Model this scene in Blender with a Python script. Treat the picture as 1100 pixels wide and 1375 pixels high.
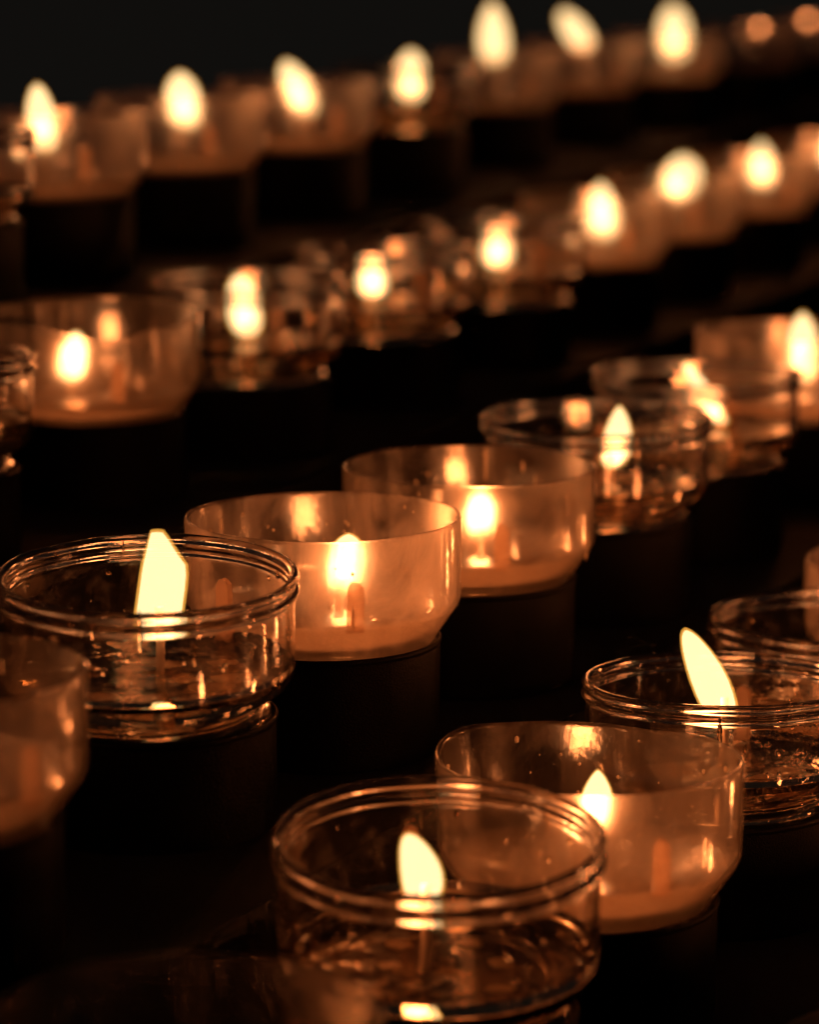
import bpy, math, random
import numpy as np
from mathutils import Vector, Matrix

for o in list(bpy.data.objects):
    bpy.data.objects.remove(o)
sc = bpy.context.scene
COL = sc.collection

# ------------------------------------------------------------------ camera
R = 0.0285                       # radius of a votive cup, metres
FPX = 4200.0                     # focal length in pixels of the 1100 px wide photograph
YH = -104.0                      # picture row of the horizon
PITCH = math.atan((687.5 - YH) / FPX)
CAMZ = 0.62
cam_d = bpy.data.cameras.new('camera')
cam = bpy.data.objects.new('camera', cam_d)
COL.objects.link(cam)
cam.location = (0, 0, CAMZ)
cam.rotation_euler = (math.pi / 2 - PITCH, 0, 0)
cam_d.sensor_fit = 'HORIZONTAL'
cam_d.sensor_width = 36.0
cam_d.lens = 36.0 * FPX / 1100.0
cam_d.clip_start = 0.02
cam_d.clip_end = 50
cam_d.dof.use_dof = True
cam_d.dof.focus_distance = FPX * R / 194.0
cam_d.dof.aperture_fstop = (cam_d.lens / 1000.0) / (0.30 * R)
cam_d.dof.aperture_blades = 0
sc.camera = cam

# ------------------------------------------------------------------ light of the place: the dark room; the candles light everything else
w = bpy.data.worlds.new('World')
sc.world = w
w.use_nodes = True
bg = w.node_tree.nodes['Background']
bg.inputs[0].default_value = (0.0050, 0.0044, 0.0037, 1)
bg.inputs[1].default_value = 1.0
FLAME_RGB = (1.0, 0.82, 0.47)      # the body of a flame as the camera sees it
FLAME_STRENGTH = 0.51              # per face: a flame is see-through, front and back add up
LAMP_RGB = (1.0, 0.238, 0.056)       # light that a flame sheds
LAMP_W = 0.038
vs = sc.view_settings
vs.view_transform = 'Standard'
vs.look = 'None'
vs.exposure = 0.0
vs.gamma = 1.0
vs.use_curve_mapping = False
cy = sc.cycles
cy.max_bounces = 14
cy.diffuse_bounces = 2
cy.glossy_bounces = 5
cy.transmission_bounces = 12
cy.transparent_max_bounces = 14
cy.caustics_reflective = True
cy.caustics_refractive = True
cy.blur_glossy = 0.4
cy.sample_clamp_indirect = 5.0
cy.use_denoising = True
cy.use_adaptive_sampling = True
cy.adaptive_threshold = 0.03
cy.adaptive_min_samples = 16

# ------------------------------------------------------------------ helpers
def mat(name):
    m = bpy.data.materials.new(name)
    m.use_nodes = True
    nt = m.node_tree
    nt.nodes.clear()
    out = nt.nodes.new('ShaderNodeOutputMaterial')
    def N(t, **k):
        n = nt.nodes.new(t)
        for a, v in k.items():
            if a in n.inputs.keys():
                n.inputs[a].default_value = v
            else:
                setattr(n, a, v)
        return n
    def L(a, b):
        nt.links.new(a, b)
    return m, out, N, L

def mesh_obj(name, verts, faces, m, parent=None, smooth=True):
    me = bpy.data.meshes.new(name)
    me.from_pydata([tuple(v) for v in verts], [], faces)
    me.update()
    if smooth:
        me.polygons.foreach_set('use_smooth', [True] * len(me.polygons))
    me.materials.append(m)
    o = bpy.data.objects.new(name, me)
    COL.objects.link(o)
    o.parent = parent
    return o

def lathe(profile, seg, warp=None):
    """profile: (r, z) in units of R; points with r == 0 become poles."""
    V, F, rings = [], [], []
    for r, z in profile:
        if r == 0:
            rings.append([len(V)])
            V.append((0, 0, z * R))
        else:
            ring = []
            for i in range(seg):
                a = 2 * math.pi * i / seg
                rr, zz = (r, z) if warp is None else warp(a, r, z)
                ring.append(len(V))
                V.append((rr * R * math.cos(a), rr * R * math.sin(a), zz * R))
            rings.append(ring)
    for p, q in zip(rings, rings[1:]):
        if len(p) == 1 and len(q) == 1:
            continue
        for i in range(seg):
            j = (i + 1) % seg
            if len(p) == 1:
                F.append((p[0], q[i], q[j]))
            elif len(q) == 1:
                F.append((p[i], q[0], p[j]))
            else:
                F.append((p[i], q[i], q[j], p[j]))
    return V, [tuple(reversed(f)) for f in F]

def fillet(pts, n=3, cut=0.3, maxc=0.02):
    """round the corners of a profile so that smooth shading keeps its flats."""
    out = [pts[0]]
    for a, b, c in zip(pts, pts[1:], pts[2:]):
        a, b, c = Vector(a), Vector(b), Vector(c)
        d1, d2 = (a - b), (c - b)
        k1, k2 = min(maxc, d1.length * cut), min(maxc, d2.length * cut)
        p, q = b + d1.normalized() * k1, b + d2.normalized() * k2
        for i in range(n + 1):
            t = i / n
            v = p * (1 - t) ** 2 + b * 2 * t * (1 - t) + q * t * t
            out.append((v.x, v.y))
    out.append(pts[-1])
    return out

# ------------------------------------------------------------------ materials
def thin_fresnel(N, L, ior):
    """reflectance of a thin sheet: no total reflection on the way out of it."""
    f = N('ShaderNodeFresnel', IOR=ior)
    g = N('ShaderNodeNewGeometry')
    k = N('ShaderNodeMix', data_type='FLOAT')
    L(g.outputs['Backfacing'], k.inputs[0]); L(f.outputs[0], k.inputs[2])
    k.inputs[3].default_value = 0.06
    return k.outputs[0]

def make_clear():
    m, out, N, L = mat('clear_plastic')
    g = N('ShaderNodeBsdfGlass', IOR=1.49, Roughness=0.0)
    g.inputs['Color'].default_value = (1.0, 0.985, 0.97, 1)
    tc = N('ShaderNodeTexCoord')
    n1 = N('ShaderNodeTexNoise', Scale=55.0, Detail=0.0)
    L(tc.outputs['Object'], n1.inputs['Vector'])
    n2 = N('ShaderNodeTexNoise', Scale=1400.0, Detail=0.0)
    L(tc.outputs['Object'], n2.inputs['Vector'])
    ad = N('ShaderNodeMath', operation='MULTIPLY_ADD')
    L(n2.outputs['Fac'], ad.inputs[0]); ad.inputs[1].default_value = 0.05
    L(n1.outputs['Fac'], ad.inputs[2])
    b = N('ShaderNodeBump', Strength=0.2, Distance=0.0010)
    L(ad.outputs[0], b.inputs['Height'])
    L(b.outputs['Normal'], g.inputs['Normal'])
    # a thin film of soot and wax on the plastic, patchy
    d = N('ShaderNodeBsdfDiffuse'); d.inputs['Color'].default_value = (0.66, 0.58, 0.5, 1)
    t = N('ShaderNodeBsdfTranslucent'); t.inputs['Color'].default_value = (0.66, 0.58, 0.5, 1)
    dt = N('ShaderNodeMixShader'); dt.inputs[0].default_value = 0.5
    L(d.outputs[0], dt.inputs[1]); L(t.outputs[0], dt.inputs[2])
    n3 = N('ShaderNodeTexNoise', Scale=160.0, Detail=3.0, Roughness=0.75)
    L(tc.outputs['Object'], n3.inputs['Vector'])
    mr = N('ShaderNodeMapRange'); L(n3.outputs['Fac'], mr.inputs[0])
    mr.inputs[1].default_value = 0.52; mr.inputs[2].default_value = 0.82
    mr.inputs[3].default_value = 0.004; mr.inputs[4].default_value = 0.09
    mx = N('ShaderNodeMixShader')
    L(mr.outputs[0], mx.inputs[0]); L(g.outputs[0], mx.inputs[1]); L(dt.outputs[0], mx.inputs[2])
    L(mx.outputs[0], out.inputs['Surface'])
    return m

def make_frosted(name, haze, col, wide=0.27, blur=0.42):
    """thin cloudy plastic: light goes mostly straight on, blurred forwards; a patchy film of wax scatters the rest."""
    m, out, N, L = mat(name)
    tc = N('ShaderNodeTexCoord')
    mp = N('ShaderNodeMapping')           # runs of wax and dirt drawn down the wall
    mp.inputs['Scale'].default_value = (1.0, 1.0, 0.4)
    L(tc.outputs['Object'], mp.inputs['Vector'])
    n1 = N('ShaderNodeTexNoise', Scale=70.0, Detail=5.0, Roughness=0.76, Distortion=1.6)
    L(mp.outputs[0], n1.inputs['Vector'])
    n2 = N('ShaderNodeTexNoise', Scale=900.0, Detail=1.0)
    L(tc.outputs['Object'], n2.inputs['Vector'])
    tr = N('ShaderNodeBsdfTransparent'); tr.inputs[0].default_value = (1.0, 0.99, 0.97, 1)
    r1 = N('ShaderNodeBsdfRefraction', IOR=1.12, Roughness=0.6); r1.inputs['Color'].default_value = (1.0, 0.99, 0.97, 1)
    r2 = N('ShaderNodeBsdfRefraction', IOR=1.22, Roughness=0.95); r2.inputs['Color'].default_value = (1.0, 0.98, 0.95, 1)
    m0 = N('ShaderNodeMixShader'); m0.inputs[0].default_value = wide
    L(r1.outputs[0], m0.inputs[1]); L(r2.outputs[0], m0.inputs[2])
    m1 = N('ShaderNodeMixShader'); m1.inputs[0].default_value = blur
    L(tr.outputs[0], m1.inputs[1]); L(m0.outputs[0], m1.inputs[2])
    d = N('ShaderNodeBsdfDiffuse'); d.inputs['Color'].default_value = col
    t = N('ShaderNodeBsdfTranslucent'); t.inputs['Color'].default_value = col
    m2 = N('ShaderNodeMixShader'); m2.inputs[0].default_value = 0.74
    L(d.outputs[0], m2.inputs[1]); L(t.outputs[0], m2.inputs[2])
    mr = N('ShaderNodeMapRange'); L(n1.outputs['Fac'], mr.inputs[0])
    mr.inputs[1].default_value = 0.44; mr.inputs[2].default_value = 0.66
    mr.inputs[3].default_value = haze * 0.08; mr.inputs[4].default_value = haze * 4.6
    m3 = N('ShaderNodeMixShader')
    L(mr.outputs[0], m3.inputs[0]); L(m1.outputs[0], m3.inputs[1]); L(m2.outputs[0], m3.inputs[2])
    g = N('ShaderNodeBsdfGlossy', Roughness=0.085)
    b = N('ShaderNodeBump', Strength=0.07, Distance=0.0004)
    L(n2.outputs['Fac'], b.inputs['Height']); L(b.outputs['Normal'], g.inputs['Normal'])
    m4 = N('ShaderNodeMixShader')
    L(thin_fresnel(N, L, 1.48), m4.inputs[0]); L(m3.outputs[0], m4.inputs[1]); L(g.outputs[0], m4.inputs[2])
    L(m4.outputs[0], out.inputs['Surface'])
    return m

def make_wax(name, clear, col):
    m, out, N, L = mat(name)
    tr = N('ShaderNodeBsdfTransparent'); tr.inputs[0].default_value = (1.0, 0.95, 0.88, 1)
    d = N('ShaderNodeBsdfDiffuse'); d.inputs['Color'].default_value = col
    t = N('ShaderNodeBsdfTranslucent'); t.inputs['Color'].default_value = col
    m2 = N('ShaderNodeMixShader'); m2.inputs[0].default_value = 0.8
    L(d.outputs[0], m2.inputs[1]); L(t.outputs[0], m2.inputs[2])
    m3 = N('ShaderNodeMixShader'); m3.inputs[0].default_value = 1 - clear
    L(tr.outputs[0], m3.inputs[1]); L(m2.outputs[0], m3.inputs[2])
    g = N('ShaderNodeBsdfGlossy', Roughness=0.06)
    m4 = N('ShaderNodeMixShader')
    L(thin_fresnel(N, L, 1.48), m4.inputs[0]); L(m3.outputs[0], m4.inputs[1]); L(g.outputs[0], m4.inputs[2])
    L(m4.outputs[0], out.inputs['Surface'])
    return m

def make_liquid():
    m, out, N, L = mat('molten_wax')
    g = N('ShaderNodeBsdfGlass', IOR=1.43, Roughness=0.0)
    g.inputs['Color'].default_value = (1.0, 0.93, 0.82, 1)
    tc = N('ShaderNodeTexCoord')
    n1 = N('ShaderNodeTexNoise', Scale=120.0, Detail=2.0)
    L(tc.outputs['Object'], n1.inputs['Vector'])
    b = N('ShaderNodeBump', Strength=0.6, Distance=0.0012)
    L(n1.outputs['Fac'], b.inputs['Height']); L(b.outputs['Normal'], g.inputs['Normal'])
    L(g.outputs[0], out.inputs['Surface'])
    return m

def make_black_metal(name, base, spec, rough, bump):
    m, out, N, L = mat(name)
    p = N('ShaderNodeBsdfPrincipled')
    p.inputs['Base Color'].default_value = base
    tc = N('ShaderNodeTexCoord')
    n = N('ShaderNodeTexNoise', Scale=3000.0, Detail=1.0)
    L(tc.outputs['Object'], n.inputs['Vector'])
    v = N('ShaderNodeTexNoise', Scale=60.0, Detail=4.0)
    L(tc.outputs['Object'], v.inputs['Vector'])
    mr = N('ShaderNodeMapRange'); L(v.outputs['Fac'], mr.inputs[0])
    mr.inputs[3].default_value = rough[0]; mr.inputs[4].default_value = rough[1]
    L(mr.outputs[0], p.inputs['Roughness'])
    p.inputs['Specular IOR Level'].default_value = spec
    b = N('ShaderNodeBump', Strength=bump, Distance=0.0004)
    L(n.outputs['Fac'], b.inputs['Height']); L(b.outputs['Normal'], p.inputs['Normal'])
    L(p.outputs[0], out.inputs['Surface'])
    return m

def make_simple(name, col, rough, metal=0.0):
    m, out, N, L = mat(name)
    p = N('ShaderNodeBsdfPrincipled')
    p.inputs['Base Color'].default_value = col
    p.inputs['Metallic'].default_value = metal
    tc = N('ShaderNodeTexCoord')
    n = N('ShaderNodeTexNoise', Scale=400.0, Detail=3.0)
    L(tc.outputs['Object'], n.inputs['Vector'])
    mr = N('ShaderNodeMapRange'); L(n.outputs['Fac'], mr.inputs[0])
    mr.inputs[3].default_value = rough * 0.7; mr.inputs[4].default_value = rough * 1.3
    L(mr.outputs[0], p.inputs['Roughness'])
    L(p.outputs[0], out.inputs['Surface'])
    return m

def make_flame():
    m, out, N, L = mat('flame_core')
    e = N('ShaderNodeEmission', Strength=FLAME_STRENGTH)
    e.inputs['Color'].default_value = (*FLAME_RGB, 1)
    t = N('ShaderNodeBsdfTransparent')
    a = N('ShaderNodeAddShader')
    L(e.outputs[0], a.inputs[0]); L(t.outputs[0], a.inputs[1])
    L(a.outputs[0], out.inputs['Surface'])
    m.cycles.emission_sampling = 'NONE'
    return m

def make_mantle():
    m, out, N, L = mat('flame_mantle')
    e = N('ShaderNodeEmission', Strength=0.36)
    e.inputs['Color'].default_value = (1.0, 0.43, 0.06, 1)
    t = N('ShaderNodeBsdfTransparent')
    a = N('ShaderNodeAddShader')
    L(e.outputs[0], a.inputs[0]); L(t.outputs[0], a.inputs[1])
    L(a.outputs[0], out.inputs['Surface'])
    m.cycles.emission_sampling = 'NONE'
    return m

M_CLEAR = make_clear()
M_FROST = make_frosted('frosted_plastic', 0.075, (0.86, 0.80, 0.74, 1), 0.22, 0.4)
M_FROST_THIN = make_frosted('thin_frosted_plastic', 0.022, (0.82, 0.72, 0.62, 1), 0.13, 0.34)
M_PLAIN = make_frosted('plain_plastic', 0.03, (0.6, 0.52, 0.45, 1))
M_TAB = make_wax('moulded_tab_plastic', 0.5, (0.8, 0.62, 0.48, 1))
M_WAX = make_wax('soft_wax', 0.55, (0.62, 0.52, 0.43, 1))
M_POOL = make_wax('clear_wax_pool', 0.9, (0.95, 0.88, 0.78, 1))
M_LIQ = make_liquid()
M_LUMP = make_wax('unmelted_wax', 0.2, (0.9, 0.82, 0.7, 1))
M_BLACK = make_black_metal('black_enamel_metal', (0.0035, 0.0038, 0.0042, 1), 0.07, (0.3, 0.5), 0.5)
M_STEP = make_black_metal('black_step_metal', (0.016, 0.0175, 0.020, 1), 0.08, (0.5, 0.75), 0.5)
M_TIN = make_simple('tinned_metal', (0.75, 0.68, 0.58, 1), 0.25, 1.0)
M_WICK = make_simple('waxed_cotton_wick', (0.62, 0.5, 0.38, 1), 0.5)
M_FLAME = make_flame()
M_MANTLE = make_mantle()

# ------------------------------------------------------------------ cup shapes
CLEAR_P = fillet([(0, .035), (.70, .035), (.735, .0), (.79, .0), (.812, .02), (.812, .05), (.79, .07), (.745, .085),
                  (.76, .12), (.92, .21), (.972, .28), (.978, .36), (.974, .76), (.996, .768), (1.008, .785), (1.0, .804), (.976, .812),
                  (.972, .84), (.99, .85), (1.006, .868), (1.0, .89), (.975, .904), (.945, .896), (.932, .87), (.935, .82), (.938, .36), (.925, .285),
                  (.88, .23), (.72, .135), (.66, .10), (0, .10)], n=3, cut=.45, maxc=.03)
CLEAR_IN = [(.937, .40), (.938, .36), (.925, .285), (.88, .23), (.72, .135), (.66, .10)]
FROST_P = fillet([(0, .02), (.74, .02), (.765, .0), (.80, .0), (.822, .03), (.845, .07), (.985, .275), (1.0, .33), (1.0, .55),
                  (1.0, .72), (1.0, .882), (.993, .898), (.975, .902), (.962, .888), (.958, .6), (.957, .34), (.94, .29),
                  (.80, .095), (.76, .07), (0, .065)], n=3, cut=.4, maxc=.03)

def rim_warp(kind, seed):
    rnd = random.Random(seed)
    ph = [rnd.uniform(0, 6.28) for _ in range(4)]
    am = 0.004
    def f(a, r, z):
        k = max(0.0, (z - 0.35) / 0.55)
        dz = am * (math.sin(2 * a + ph[0]) + .6 * math.sin(5 * a + ph[1]) + .35 * math.sin(11 * a + ph[2])) * k
        dr = 0.006 * math.sin(2 * a + ph[3]) * k
        if kind == 'sag':            # front edge softened and sunk by the heat
            d = math.atan2(math.sin(a + 1.35), math.cos(a + 1.35))
            dz -= 0.13 * math.exp(-(d / .42) ** 2) * k * k
            d2 = math.atan2(math.sin(a + .55), math.cos(a + .55))
            dz -= 0.055 * math.exp(-(d2 / .28) ** 2) * k * k
            dr -= 0.012 * math.exp(-(d / .5) ** 2) * k
        if kind == 'peak':           # one side drawn up into a low point
            d = math.atan2(math.sin(a - 2.55), math.cos(a - 2.55))
            dz += 0.05 * math.exp(-(d / .5) ** 2) * k
            dr += 0.03 * math.exp(-(d / .6) ** 2) * k
            d2 = math.atan2(math.sin(a - 1.1), math.cos(a - 1.1))
            dz -= 0.02 * math.exp(-(d2 / .3) ** 2) * k
        return r * (1 + dr), z + dz
    return f

def tab_mesh(wide=.065, top=.62, deep=.045):
    """upright moulded tab with a rounded head; local x runs inwards, y is its width."""
    out = [(-wide, .12), (wide, .12), (wide * .92, top - .07)]
    for i in range(1, 6):
        a = math.pi * i / 6
        out.append((wide * .92 * math.cos(a), top - .07 + .07 * math.sin(a)))
    out.append((-wide * .92, top - .07))
    V = [(0, y * R, z * R) for y, z in out] + [(-deep * R, y * .8 * R, z * R) for y, z in out]
    n = len(out)
    F = [tuple(range(n)), tuple(range(2 * n - 1, n - 1, -1))]
    for i in range(n):
        j = (i + 1) % n
        F.append((i, n + i, n + j, j))
    return V, F

def blob(c, rx, ry, rz, seed, nu=7, nv=5):
    rnd = random.Random(seed)
    V, F = [], []
    V.append((c[0], c[1], c[2] + rz))
    for j in range(1, nv):
        t = math.pi * j / nv
        for i in range(nu):
            a = 2 * math.pi * i / nu
            k = 1 + rnd.uniform(-.22, .22)
            V.append((c[0] + rx * k * math.sin(t) * math.cos(a), c[1] + ry * k * math.sin(t) * math.sin(a), c[2] + rz * math.cos(t)))
    V.append((c[0], c[1], c[2] - rz))
    last = len(V) - 1
    for i in range(nu):
        j = (i + 1) % nu
        F.append((0, 1 + i, 1 + j))
        for k in range(nv - 2):
            p = 1 + k * nu
            F.append((p + i, p + nu + i, p + nu + j, p + j))
        p = 1 + (nv - 2) * nu
        F.append((p + i, last, p + j))
    return V, F

def join(parts):
    V, F = [], []
    for v, f in parts:
        o = len(V)
        V += v
        F += [tuple(i + o for i in q) for q in f]
    return V, F

def drops(seed, n, wall, lo, hi, size):
    rnd = random.Random(seed)
    ps = []
    for i in range(n):
        a = rnd.uniform(0, 6.283)
        z = lo + (hi - lo) * rnd.random() ** 1.3
        s = size * rnd.uniform(.35, 1.0) ** 1.5
        r = wall - s * .35
        run = rnd.uniform(3, 8) if rnd.random() < .14 else 1.0       # some drops have run down the wall
        z = min(z, hi - s * run * .8) if run > 1 else z
        ps.append(blob((r * R * math.cos(a), r * R * math.sin(a), z * R), s * R, s * R, s * R * rnd.uniform(1, 1.5) * run, rnd.random(), 6, 4))
    return join(ps)

# ------------------------------------------------------------------ flames
FLAME_SHAPES = {   # half-width along the height (bottom to top), and side shift of the axis
    'tear': ([(0, .42), (.08, .74), (.2, .95), (.34, 1.0), (.5, .94), (.66, .78), (.8, .57), (.9, .36), (.97, .15), (1, 0)], 0.0),
    'round': ([(0, .4), (.08, .72), (.2, .95), (.4, 1.0), (.6, .97), (.76, .82), (.88, .58), (.96, .3), (1, 0)], 0.0),
    'long': ([(0, .55), (.08, .85), (.2, .98), (.4, 1.0), (.58, .92), (.74, .76), (.86, .56), (.94, .38), (.985, .18), (1, 0)], 0.0),
    'torn': ([(0, .7), (.06, .9), (.16, 1.0), (.4, 1.0), (.58, .98), (.66, .93), (.78, .68), (.88, .5), (.95, .37), (.99, .28), (1, 0)], 0.0),
}
def flame_mesh(bot, top, half, style, grow=1.0, seg=14, lean=0.0):
    prof, _ = FLAME_SHAPES[style]
    b, t = Vector(bot), Vector(top)
    ax = t - b
    L_ = ax.length
    side = Vector((1, 0, 0))
    # resample the profile
    ts = [0, .07, .16, .28, .42, .55, .66, .76, .85, .92, .97, .99, 1.0]
    xs, ys = zip(*prof)
    V, rings, F = [], [], []
    for u in ts:
        r = float(np.interp(u, xs, ys)) * half * grow
        if u == 1.0:
            r = 0
        bend = lean * half * (math.sin(math.pi * u) * .9)
        sh = 0.0
        if style == 'torn':      # blown sideways: upright left edge, cut right shoulder
            sh = -half * (1 - float(np.interp(u, xs, ys))) * .78 * (1 if u > .5 else 0)
        c = b + ax * (u * (1 + (grow - 1) * .5) - (grow - 1) * .25 + 0) + side * (bend + sh)
        if r == 0:
            rings.append([len(V)]); V.append(tuple(c)); continue
        ring = []
        for i in range(seg):
            a = 2 * math.pi * i / seg
            ring.append(len(V))
            V.append((c.x + r * math.cos(a), c.y + r * .8 * math.sin(a), c.z))
        rings.append(ring)
    F.append(tuple(reversed(rings[0])))
    for p, q in zip(rings, rings[1:]):
        for i in range(seg):
            j = (i + 1) % seg
            if len(q) == 1:
                F.append((p[i], p[j], q[0]))
            else:
                F.append((p[i], p[j], q[j], q[i]))
    return V, F

# ------------------------------------------------------------------ layout
TIER = {'G': 6.5, 'F': 5.35, 'A': 4.2, 'B': 3.5, 'C': 1.95}       # rim height below the lens, in cup radii
CP, SP = math.cos(PITCH), math.sin(PITCH)
CUP_H = .9
HOLD_H = .8

def ray(x, y):
    u, v = (x - 550) / FPX, (y - 687.5) / FPX
    return Vector((u, CP - v * SP, -(v * CP + SP)))
def on_tier(x, y, tier):
    d = ray(x, y)
    t = TIER[tier] * R / -d.z
    return Vector((0, 0, CAMZ)) + d * t
def at_y(x, y, Y):
    d = ray(x, y)
    return Vector((0, 0, CAMZ)) + d * (Y / d.y)

# tier, rim centre (x, y), kind, tilt, wax level, tab azimuth (deg, -90 faces the lens), flame (top x, y, bottom x, y, width, style, bend), label
CUPS = [
 ('F', 250, 1362, 'frost_thin', 0, None, 60, None, 'dark empty frosted cup standing in front of the first lit cup'),
 ('F', 590, 1118, 'clear', 5.0, .24, 100, (549, 1120, 568, 1206, 54, 'long', .25), 'clear rimmed cup, first lit one on the lowest tier, with short slanting flame'),
 ('F', 793, 1016, 'peak', -1.0, .27, -62, (803, 1034, 796, 1108, 44, 'tear', .1), 'frosted cup with melted uneven rim on lowest tier, between two clear cups'),
 ('F', 968, 910, 'clear', -2.0, .28, 70, (922, 846, 970, 962, 50, 'long', .15), 'clear cup with the longest, steeply leaning flame rising above its rim'),
 ('F', 1122, 825, 'clear', 0, .40, 40, (1128, 770, 1130, 850, 44, 'tear', 0), 'clear cup just behind the one with the long leaning flame'),
 ('F', 1240, 752, 'frost', 0, .28, -60, (1240, 735, 1240, 800, 40, 'tear', 0), 'frosted cup at the far end of the lowest tier'),
 ('A', -118, 897, 'frost', 0, .30, -40, (-120, 880, -120, 950, 50, 'tear', 0), 'blurred frosted cup at the near end of the second tier'),
 ('A', 197, 768, 'clear', 3.8, .30, 62, (228, 715, 211, 842, 60, 'torn', 0), 'clear cup with wide torn flame and beaded double rim on the second tier'),
 ('A', 434, 692, 'frost', 0, .28, -72, (468, 717, 458, 790, 52, 'round', .1), 'sharp frosted cup with glowing wall right behind the clear cup with torn flame'),
 ('A', 630, 624, 'frost_thin', 0, .26, -74, (647, 662, 643, 714, 40, 'round', 0), 'dull frosted cup with low small flame, between frosted and clear cups on the second tier'),
 ('A', 801, 558, 'clear', 1.0, .36, 80, (832, 546, 822, 624, 38, 'tear', .15), 'clear cup with pointed flame above its rim, behind two frosted second-tier cups'),
 ('A', 936, 498, 'clear', 0, .36, 60, (920, 488, 968, 584, 26, 'long', .1), 'clear cup with thin leaning flame, second from the far end of the second tier'),
 ('A', 1063, 443, 'frost', 0, .28, -70, (1078, 421, 1078, 512, 38, 'round', 0), 'frosted cup with tall upright flame at the far end of the second tier'),
 ('B', -116, 475, 'clear', 0, .40, 60, (-124, 448, -124, 509, 39, 'tear', 0), 'clear cup with beaded rim at the near end of the third tier'),
 ('B', 122, 418, 'sag', 1.0, .20, -68, (102, 446, 96, 511, 39, 'round', 0), 'frosted cup with heat-sagged front rim on the third tier'),
 ('B', 331, 373, 'clear', 1.0, .34, 70, (322, 369, 332, 450, 44, 'round', 0), 'clear cup with broad flame right behind the sagged frosted cup'),
 ('B', 515, 330, 'clear', 0, .34, 60, (500, 348, 500, 407, 39, 'round', 0), 'clear cup with round flame, fourth on the third tier'),
 ('B', 675, 294, 'clear', 0, .34, 60, (668, 310, 668, 368, 39, 'round', 0), 'clear cup with round flame, fifth on the third tier'),
 ('B', 800, 262, 'frost_thin', 0, .21, -70, (807, 246, 810, 319, 44, 'tear', 0), 'frosted cup with large egg-shaped flame above its rim on the third tier'),
 ('B', 905, 234, 'frost', 0, .18, -80, (917, 210, 905, 268, 50, 'round', .2), 'frosted cup with broad tilted flame, seventh on the third tier'),
 ('B', 1010, 208, 'frost', 0, .23, -60, (1022, 192, 1024, 250, 36, 'tear', 0), 'frosted cup with small upright flame, eighth on the third tier'),
 ('B', 1104, 184, 'frost', 0, .24, -60, (1120, 174, 1120, 225, 33, 'tear', 0), 'frosted cup at the far end of the third tier'),
 ('C', -92, 175, 'clear', 0, .30, 60, (-70, 142, -70, 214, 39, 'tear', 0), 'clear cup at the near end of the top tier'),
 ('C', 70, 150, 'frost_thin', 0, .19, -60, (50, 115, 60, 201, 38, 'long', 0), 'hazy cup with tall upright flame, second on the top tier'),
 ('C', 243, 126, 'frost_thin', 0, .18, -70, (242, 98, 250, 171, 44, 'round', 0), 'frosted cup with broad flame, third on the top tier'),
 ('C', 400, 106, 'frost', 0, .18, -60, (385, 83, 411, 153, 39, 'round', .1), 'frosted cup with leaning broad flame, fourth on the top tier'),
 ('C', 545, 88, 'clear', 0, .30, 60, (552, 69, 552, 134, 38, 'round', 0), 'clear cup with squat flame, fifth on the top tier'),
 ('C', 670, 70, 'frost', 0, .17, -60, (661, 5, 664, 84, 38, 'tear', 0), 'frosted cup with the tallest flame of the top tier'),
 ('C', 785, 55, 'frost', 0, .23, -60, (758, 15, 784, 66, 34, 'round', .1), 'frosted cup with tilted oval flame right behind the tallest flame of the top tier'),
 ('C', 900, 43, 'frost', 0, .25, -60, (904, 9, 907, 79, 38, 'round', 0), 'frosted cup with upright oval flame, third from the far end of the top tier'),
 ('C', 1010, 32, 'frost_thin', 0, .21, -60, (1020, 32, 1020, 42, 7, 'tear', 0), 'frosted cup with tiny added flame imitating a reflected glow, second from the far end of the top tier'),  # this flame and the next are added to imitate blurred flame reflections
 ('C', 1100, 22, 'frost_thin', 0, .17, -60, (1085, 22, 1085, 32, 7, 'tear', 0), 'frosted cup with tiny added flame imitating a reflected glow at the far end of the top tier'),
 ('G', 1265, 1415, 'frost_thin', 0, .28, -60, None, 'unlit frosted cup on the step below the lowest lit tier'),
 ('G', 1420, 1265, 'clear', 0, .30, 60, (1420, 1230, 1420, 1310, 46, 'tear', 0), 'first lit clear cup on the step below the lowest tier'),
 ('G', 1530, 1130, 'clear', 0, .30, 60, (1530, 1095, 1530, 1175, 44, 'tear', 0), 'second lit clear cup on the step below the lowest tier'),
 ('G', 1625, 1010, 'clear', 0, .30, 60, (1625, 980, 1625, 1050, 42, 'tear', 0), 'third lit clear cup on the step below the lowest tier'),
]

TALL = {('F', 590): 1.28, ('B', 331): 1.14, ('B', 515): 1.1, ('B', 675): 1.12, ('B', -116): 1.1, ('B', 122): 1.06, ('A', 197): 1.1, ('F', 793): 1.05}      # a few cups are deeper than the rest
BASES = {k: [] for k in TIER}
PLACED = []
for c in CUPS:
    rim = on_tier(c[1], c[2], c[0])
    tl = math.radians(c[4])
    axis = Vector((0, -math.sin(tl), math.cos(tl)))
    base = rim - axis * CUP_H * R * TALL.get((c[0], c[1]), 1.0)
    PLACED.append((rim, base, tl))
    BASES[c[0]].append(base)

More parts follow.
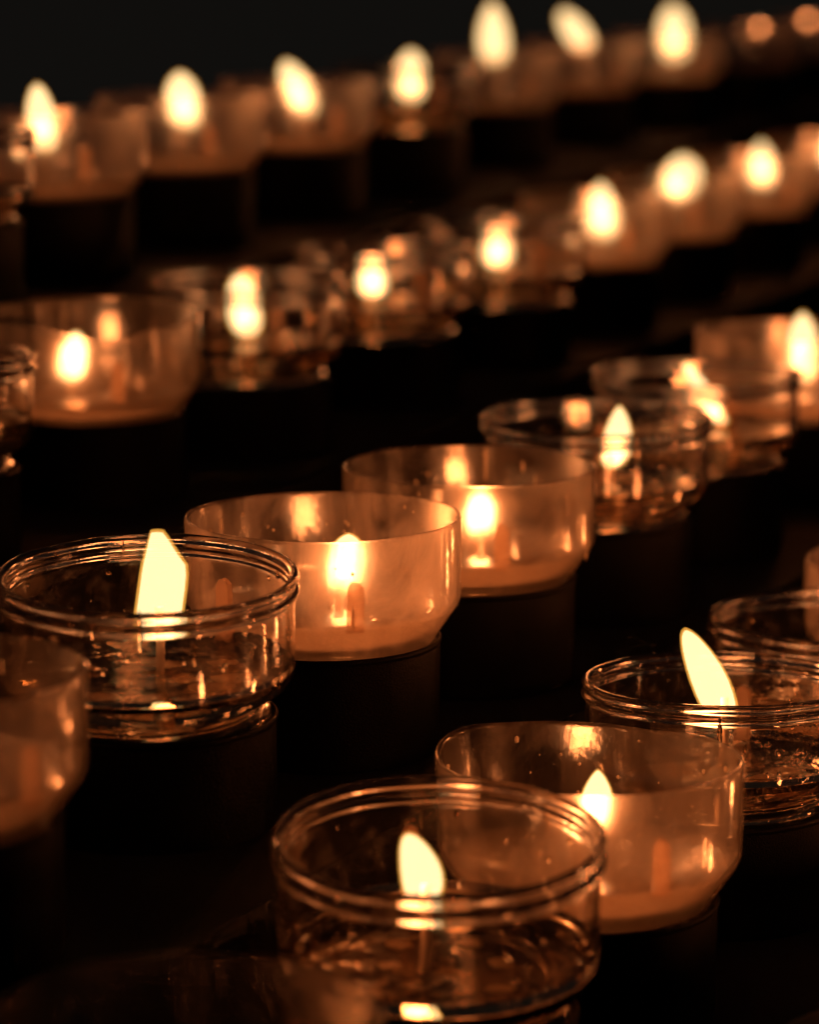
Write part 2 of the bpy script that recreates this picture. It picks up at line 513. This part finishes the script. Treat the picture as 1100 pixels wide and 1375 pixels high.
# ------------------------------------------------------------------ the stand: steps with tube holders
stand = bpy.data.objects.new('candle_stand', None)
COL.objects.link(stand)
stand['label'] = 'black stepped metal candle stand with round tube holders under the cups'
stand['category'] = 'candle stand'
def tier_top(k):
    return CAMZ - (TIER[k] + CUP_H + HOLD_H) * R
def row_curve(k):
    """smooth line through the cups of a tier, run out past both ends."""
    P = np.array([(b.x, b.y) for b in BASES[k]])
    q = np.polyfit(P[:, 1], P[:, 0], 1)
    y0, y1 = P[:, 1].min() - 10 * R, P[:, 1].max() + 14 * R
    Y = np.linspace(y0, y1, 25)
    return np.stack([np.polyval(q, Y), Y], 1)
fr = {}
for k in 'FABC':
    Cv = row_curve(k)
    d = Cv[-1] - Cv[0]; d /= np.hypot(*d)
    n = np.array([d[1], -d[0]])                  # towards the right, the side the camera stands on
    P = np.array([(b.x, b.y) for b in BASES[k]])
    off = max((P - Cv[0]) @ n) + 1.12 * R
    fr[k] = (Cv + n * off, d, n)
order = 'GFABC'
front = {k: fr[k][0] for k in 'FABC'}
front['G'] = front['F'] + fr['F'][2] * 5 * R
back_of = {'G': front['F'], 'F': front['A'], 'A': front['B'], 'B': front['C'], 'C': front['C'] - fr['C'][2] * 6 * R}
TH = .0025
def slab(name, P, Q, z0, z1):
    n = len(P)
    V = [(p[0], p[1], z1) for p in P] + [(q[0], q[1], z1) for q in Q] + [(p[0], p[1], z0) for p in P] + [(q[0], q[1], z0) for q in Q]
    F = []
    for i in range(n - 1):
        F.append((i, i + 1, n + i + 1, n + i))
        F.append((2 * n + i, 3 * n + i, 3 * n + i + 1, 2 * n + i + 1))
        F.append((i, 2 * n + i, 2 * n + i + 1, i + 1))
        F.append((n + i, n + i + 1, 3 * n + i + 1, 3 * n + i))
    F.append((0, n, 3 * n, 2 * n))
    F.append((n - 1, 3 * n - 1, 4 * n - 1, 2 * n - 1))
    return mesh_obj(name, V, F, M_STEP, stand, smooth=False)
for i, k in enumerate(order):
    z = tier_top(k)
    nn = fr['F' if k == 'G' else k][2]
    slab('step_plate', front[k] + nn * .003, back_of[k] - nn * .004, z - TH, z)
    zl = tier_top(order[i - 1]) if i else z - 2 * R
    slab('riser_panel', front[k], front[k] - nn * .002, zl + .0002, z - TH - .0002)

HOLD_P = fillet([(.80, -HOLD_H), (.845, -HOLD_H), (.845, -.02), (.856, -.01), (.858, .012), (.85, .024), (.84, .024), (.832, .012), (.832, -.008),
                 (0, -.008)], n=3, cut=.4, maxc=.02)
hv, hf = lathe(HOLD_P, 72)
hold0 = None
for k in TIER:
    for b in BASES[k]:
        if hold0 is None:
            h = hold0 = mesh_obj('holder', hv, hf, M_BLACK, stand)
        else:
            h = hold0.copy(); COL.objects.link(h); h.parent = stand
        h.location = (b.x, b.y, b.z)

# ------------------------------------------------------------------ the candles
GROUP = {'G': 'cups on the lowest step', 'F': 'votive candles on the lowest lit tier', 'A': 'votive candles on the second tier',
         'B': 'votive candles on the third tier', 'C': 'votive candles on the top tier'}
def build_candle(i, spec, place):
    tier, cx, cyy, kind, tilt, wax, tabdeg, fl, label = spec
    rim, base, tl = place
    near = tier in 'FA'
    seg = 112 if near else 64
    rnd = random.Random(100 + i)
    t = bpy.data.objects.new('votive_candle', None)
    COL.objects.link(t)
    t.location = base
    t.rotation_euler = (tl, 0, 0)
    tall = TALL.get((tier, cx), 1.0)
    t.scale = (1, 1, tall)
    t['label'] = label; t['category'] = 'candle'; t['group'] = GROUP[tier]
    clear = kind == 'clear'
    m = M_CLEAR if clear else M_PLAIN if wax is None else (M_FROST_THIN if kind in ('frost_thin', 'peak') or tier in 'BC' or (tier, cx) == ('A', -118) else M_FROST)
    V, F = lathe(CLEAR_P if clear else FROST_P, seg, rim_warp(kind, 7 * i + 3))
    cup = mesh_obj('cup', V, F, m, t)
    # moulded tab on the inner wall
    a = math.radians(tabdeg + rnd.uniform(-4, 4))
    V, F = tab_mesh(top=.60 if not clear else .66)
    rw = .93 if clear else .952
    ca, sa = math.cos(a), math.sin(a)
    V = [((rw * R + x) * ca - y * sa, (rw * R + x) * sa + y * ca, z) for x, y, z in V]
    lift = .22 * R
    V = [(x, y, max(z, lift + .02 * R)) for x, y, z in V]
    mesh_obj('tab', V, F, M_TAB, cup, smooth=False)
    # wax
    fx = fy = 0.0
    inv = Matrix.Rotation(-tl, 3, 'X')
    if fl:
        top = inv @ (at_y(fl[0], fl[1], rim.y) - base)
        bot = inv @ (at_y(fl[2], fl[3], rim.y) - base)
        top.z /= tall; bot.z /= tall
        half = fl[4] / 2 * (rim - Vector((0, 0, CAMZ))).length / FPX
        if wax is not None and bot.z < (wax + .05) * R:
            bot.z = (wax + .05) * R
        fx, fy = bot.x, bot.y
    if wax is not None:
        if clear:
            prof = [(0, wax), (.5, wax), (.9, wax), (.925, wax + .006), (.945, wax + .02), (.9455, wax - .01), (.946, .36), (.934, .28), (.888, .225), (.727, .13), (.66, .094), (0, .094)]
            V, F = lathe([(r, z) for r, z in reversed(prof)], seg)
            mesh_obj('molten_wax', V, F, M_LIQ, t)
            ps = []
            for q in range(rnd.randint(5, 9)):
                an, rr = rnd.uniform(0, 6.283), rnd.uniform(.25, .58)
                s = rnd.uniform(.06, .17)
                ps.append(blob((rr * R * math.cos(an), rr * R * math.sin(an), (.105 + s * .22) * R), s * R, s * R * rnd.uniform(.6, 1.2), s * .2 * R, rnd.random(), 9, 5))
            V, F = join(ps)
            o = mesh_obj('wax_residue', V, F, M_LUMP, t); o['kind'] = 'stuff'
        else:
            prof = [(0, .072), (.752, .078), (.79, .1), (.928, .29), (.945, max(wax, .3) - .005 if wax > .3 else .295), (.93, wax + .012), (.9, wax), (.45, wax - .004), (0, wax)]
            prof = [(0, .072), (.752, .078), (.79, .1), (.90, .25), (.905, wax - .005), (.88, wax), (.45, wax - .004), (0, wax)]
            V, F = lathe(prof, seg)
            wo = mesh_obj('wax', V, F, M_WAX, t)
            wo.data.materials.append(M_POOL)          # the molten pool on top of the soft wax
            for pf in wo.data.polygons:
                if pf.center.z > (wax - .004) * R:
                    pf.material_index = 1
    # foot plate of the wick and the wick
    zf = .10 if clear else wax
    if wax is not None:
        if clear:
            V, F = lathe([(0, .103), (.2, .103), (.21, .108), (.2, .118), (.06, .122), (.05, .2), (.03, .21), (0, .21)], 28)
            V = [(x + fx, y + fy, z) for x, y, z in V]
            mesh_obj('wick_plate', V, F, M_TIN, t)
    if fl:
        zb, zt = (.1 if clear else .075) * R, bot.z + .22 * (top.z - bot.z)
        V, F = [], []
        for s in range(5):
            u = s / 4
            ox = fx + .02 * R * math.sin(u * 2.2) * (1 if i % 2 else -1)
            for q in range(8):
                an = 2 * math.pi * q / 8
                V.append((ox + (.03 if clear else .036) * R * math.cos(an), fy + (.03 if clear else .036) * R * math.sin(an), zb + (zt - zb) * u))
        for s in range(4):
            for q in range(8):
                q2 = (q + 1) % 8
                F.append((s * 8 + q, s * 8 + q2, s * 8 + 8 + q2, s * 8 + 8 + q))
        F.append(tuple(range(7, -1, -1))); F.append(tuple(range(32, 40)))
        mesh_obj('wick', V, F, M_WICK, t)
        V, F = flame_mesh(bot, top, half, fl[5], 1.0, 14 if tier in 'FA' else 10, fl[6])
        flo = mesh_obj('flame', V, F, M_FLAME, t)
        V, F = flame_mesh(bot, top, half, fl[5], 1.13, 14, fl[6])
        mesh_obj('mantle', V, F, M_MANTLE, flo)
        heights = (.2, .45, .7) if near else (.3, .6)
        dim = .15 if half < .0035 * rim.y and fl[4] < 16 else 1.0  # weak lamps for the tiny flames added as reflected glow
        for u in heights:
            ld = bpy.data.lights.new('flame_light', 'POINT')
            ld.color = LAMP_RGB
            ld.energy = dim * {'C': .6, 'B': .8}.get(tier, .55 if cx == -118 else 1.0) * LAMP_W / len(heights)
            ld.shadow_soft_size = min(half * .7, .095 * R)
            lo = bpy.data.objects.new('flame_light', ld)
            COL.objects.link(lo)
            lo.parent = t
            lo.location = bot + (top - bot) * u
    # spatters of wax clinging to the inside of the wall
    if tier in 'FAB' and 0 <= cx + 200 and cx < 1300:
        if clear:
            V, F = drops(50 + i, 70 if near else 4, .937, .36, .86, .021)
        else:
            V, F = drops(50 + i, 90 if near else 30, .957, .30, .84, .017)
        o = mesh_obj('wax_spatter', V, F, M_LIQ if clear else M_LUMP, t); o['kind'] = 'stuff'
    return t
for i, (s, p) in enumerate(zip(CUPS, PLACED)):
    build_candle(i, s, p)
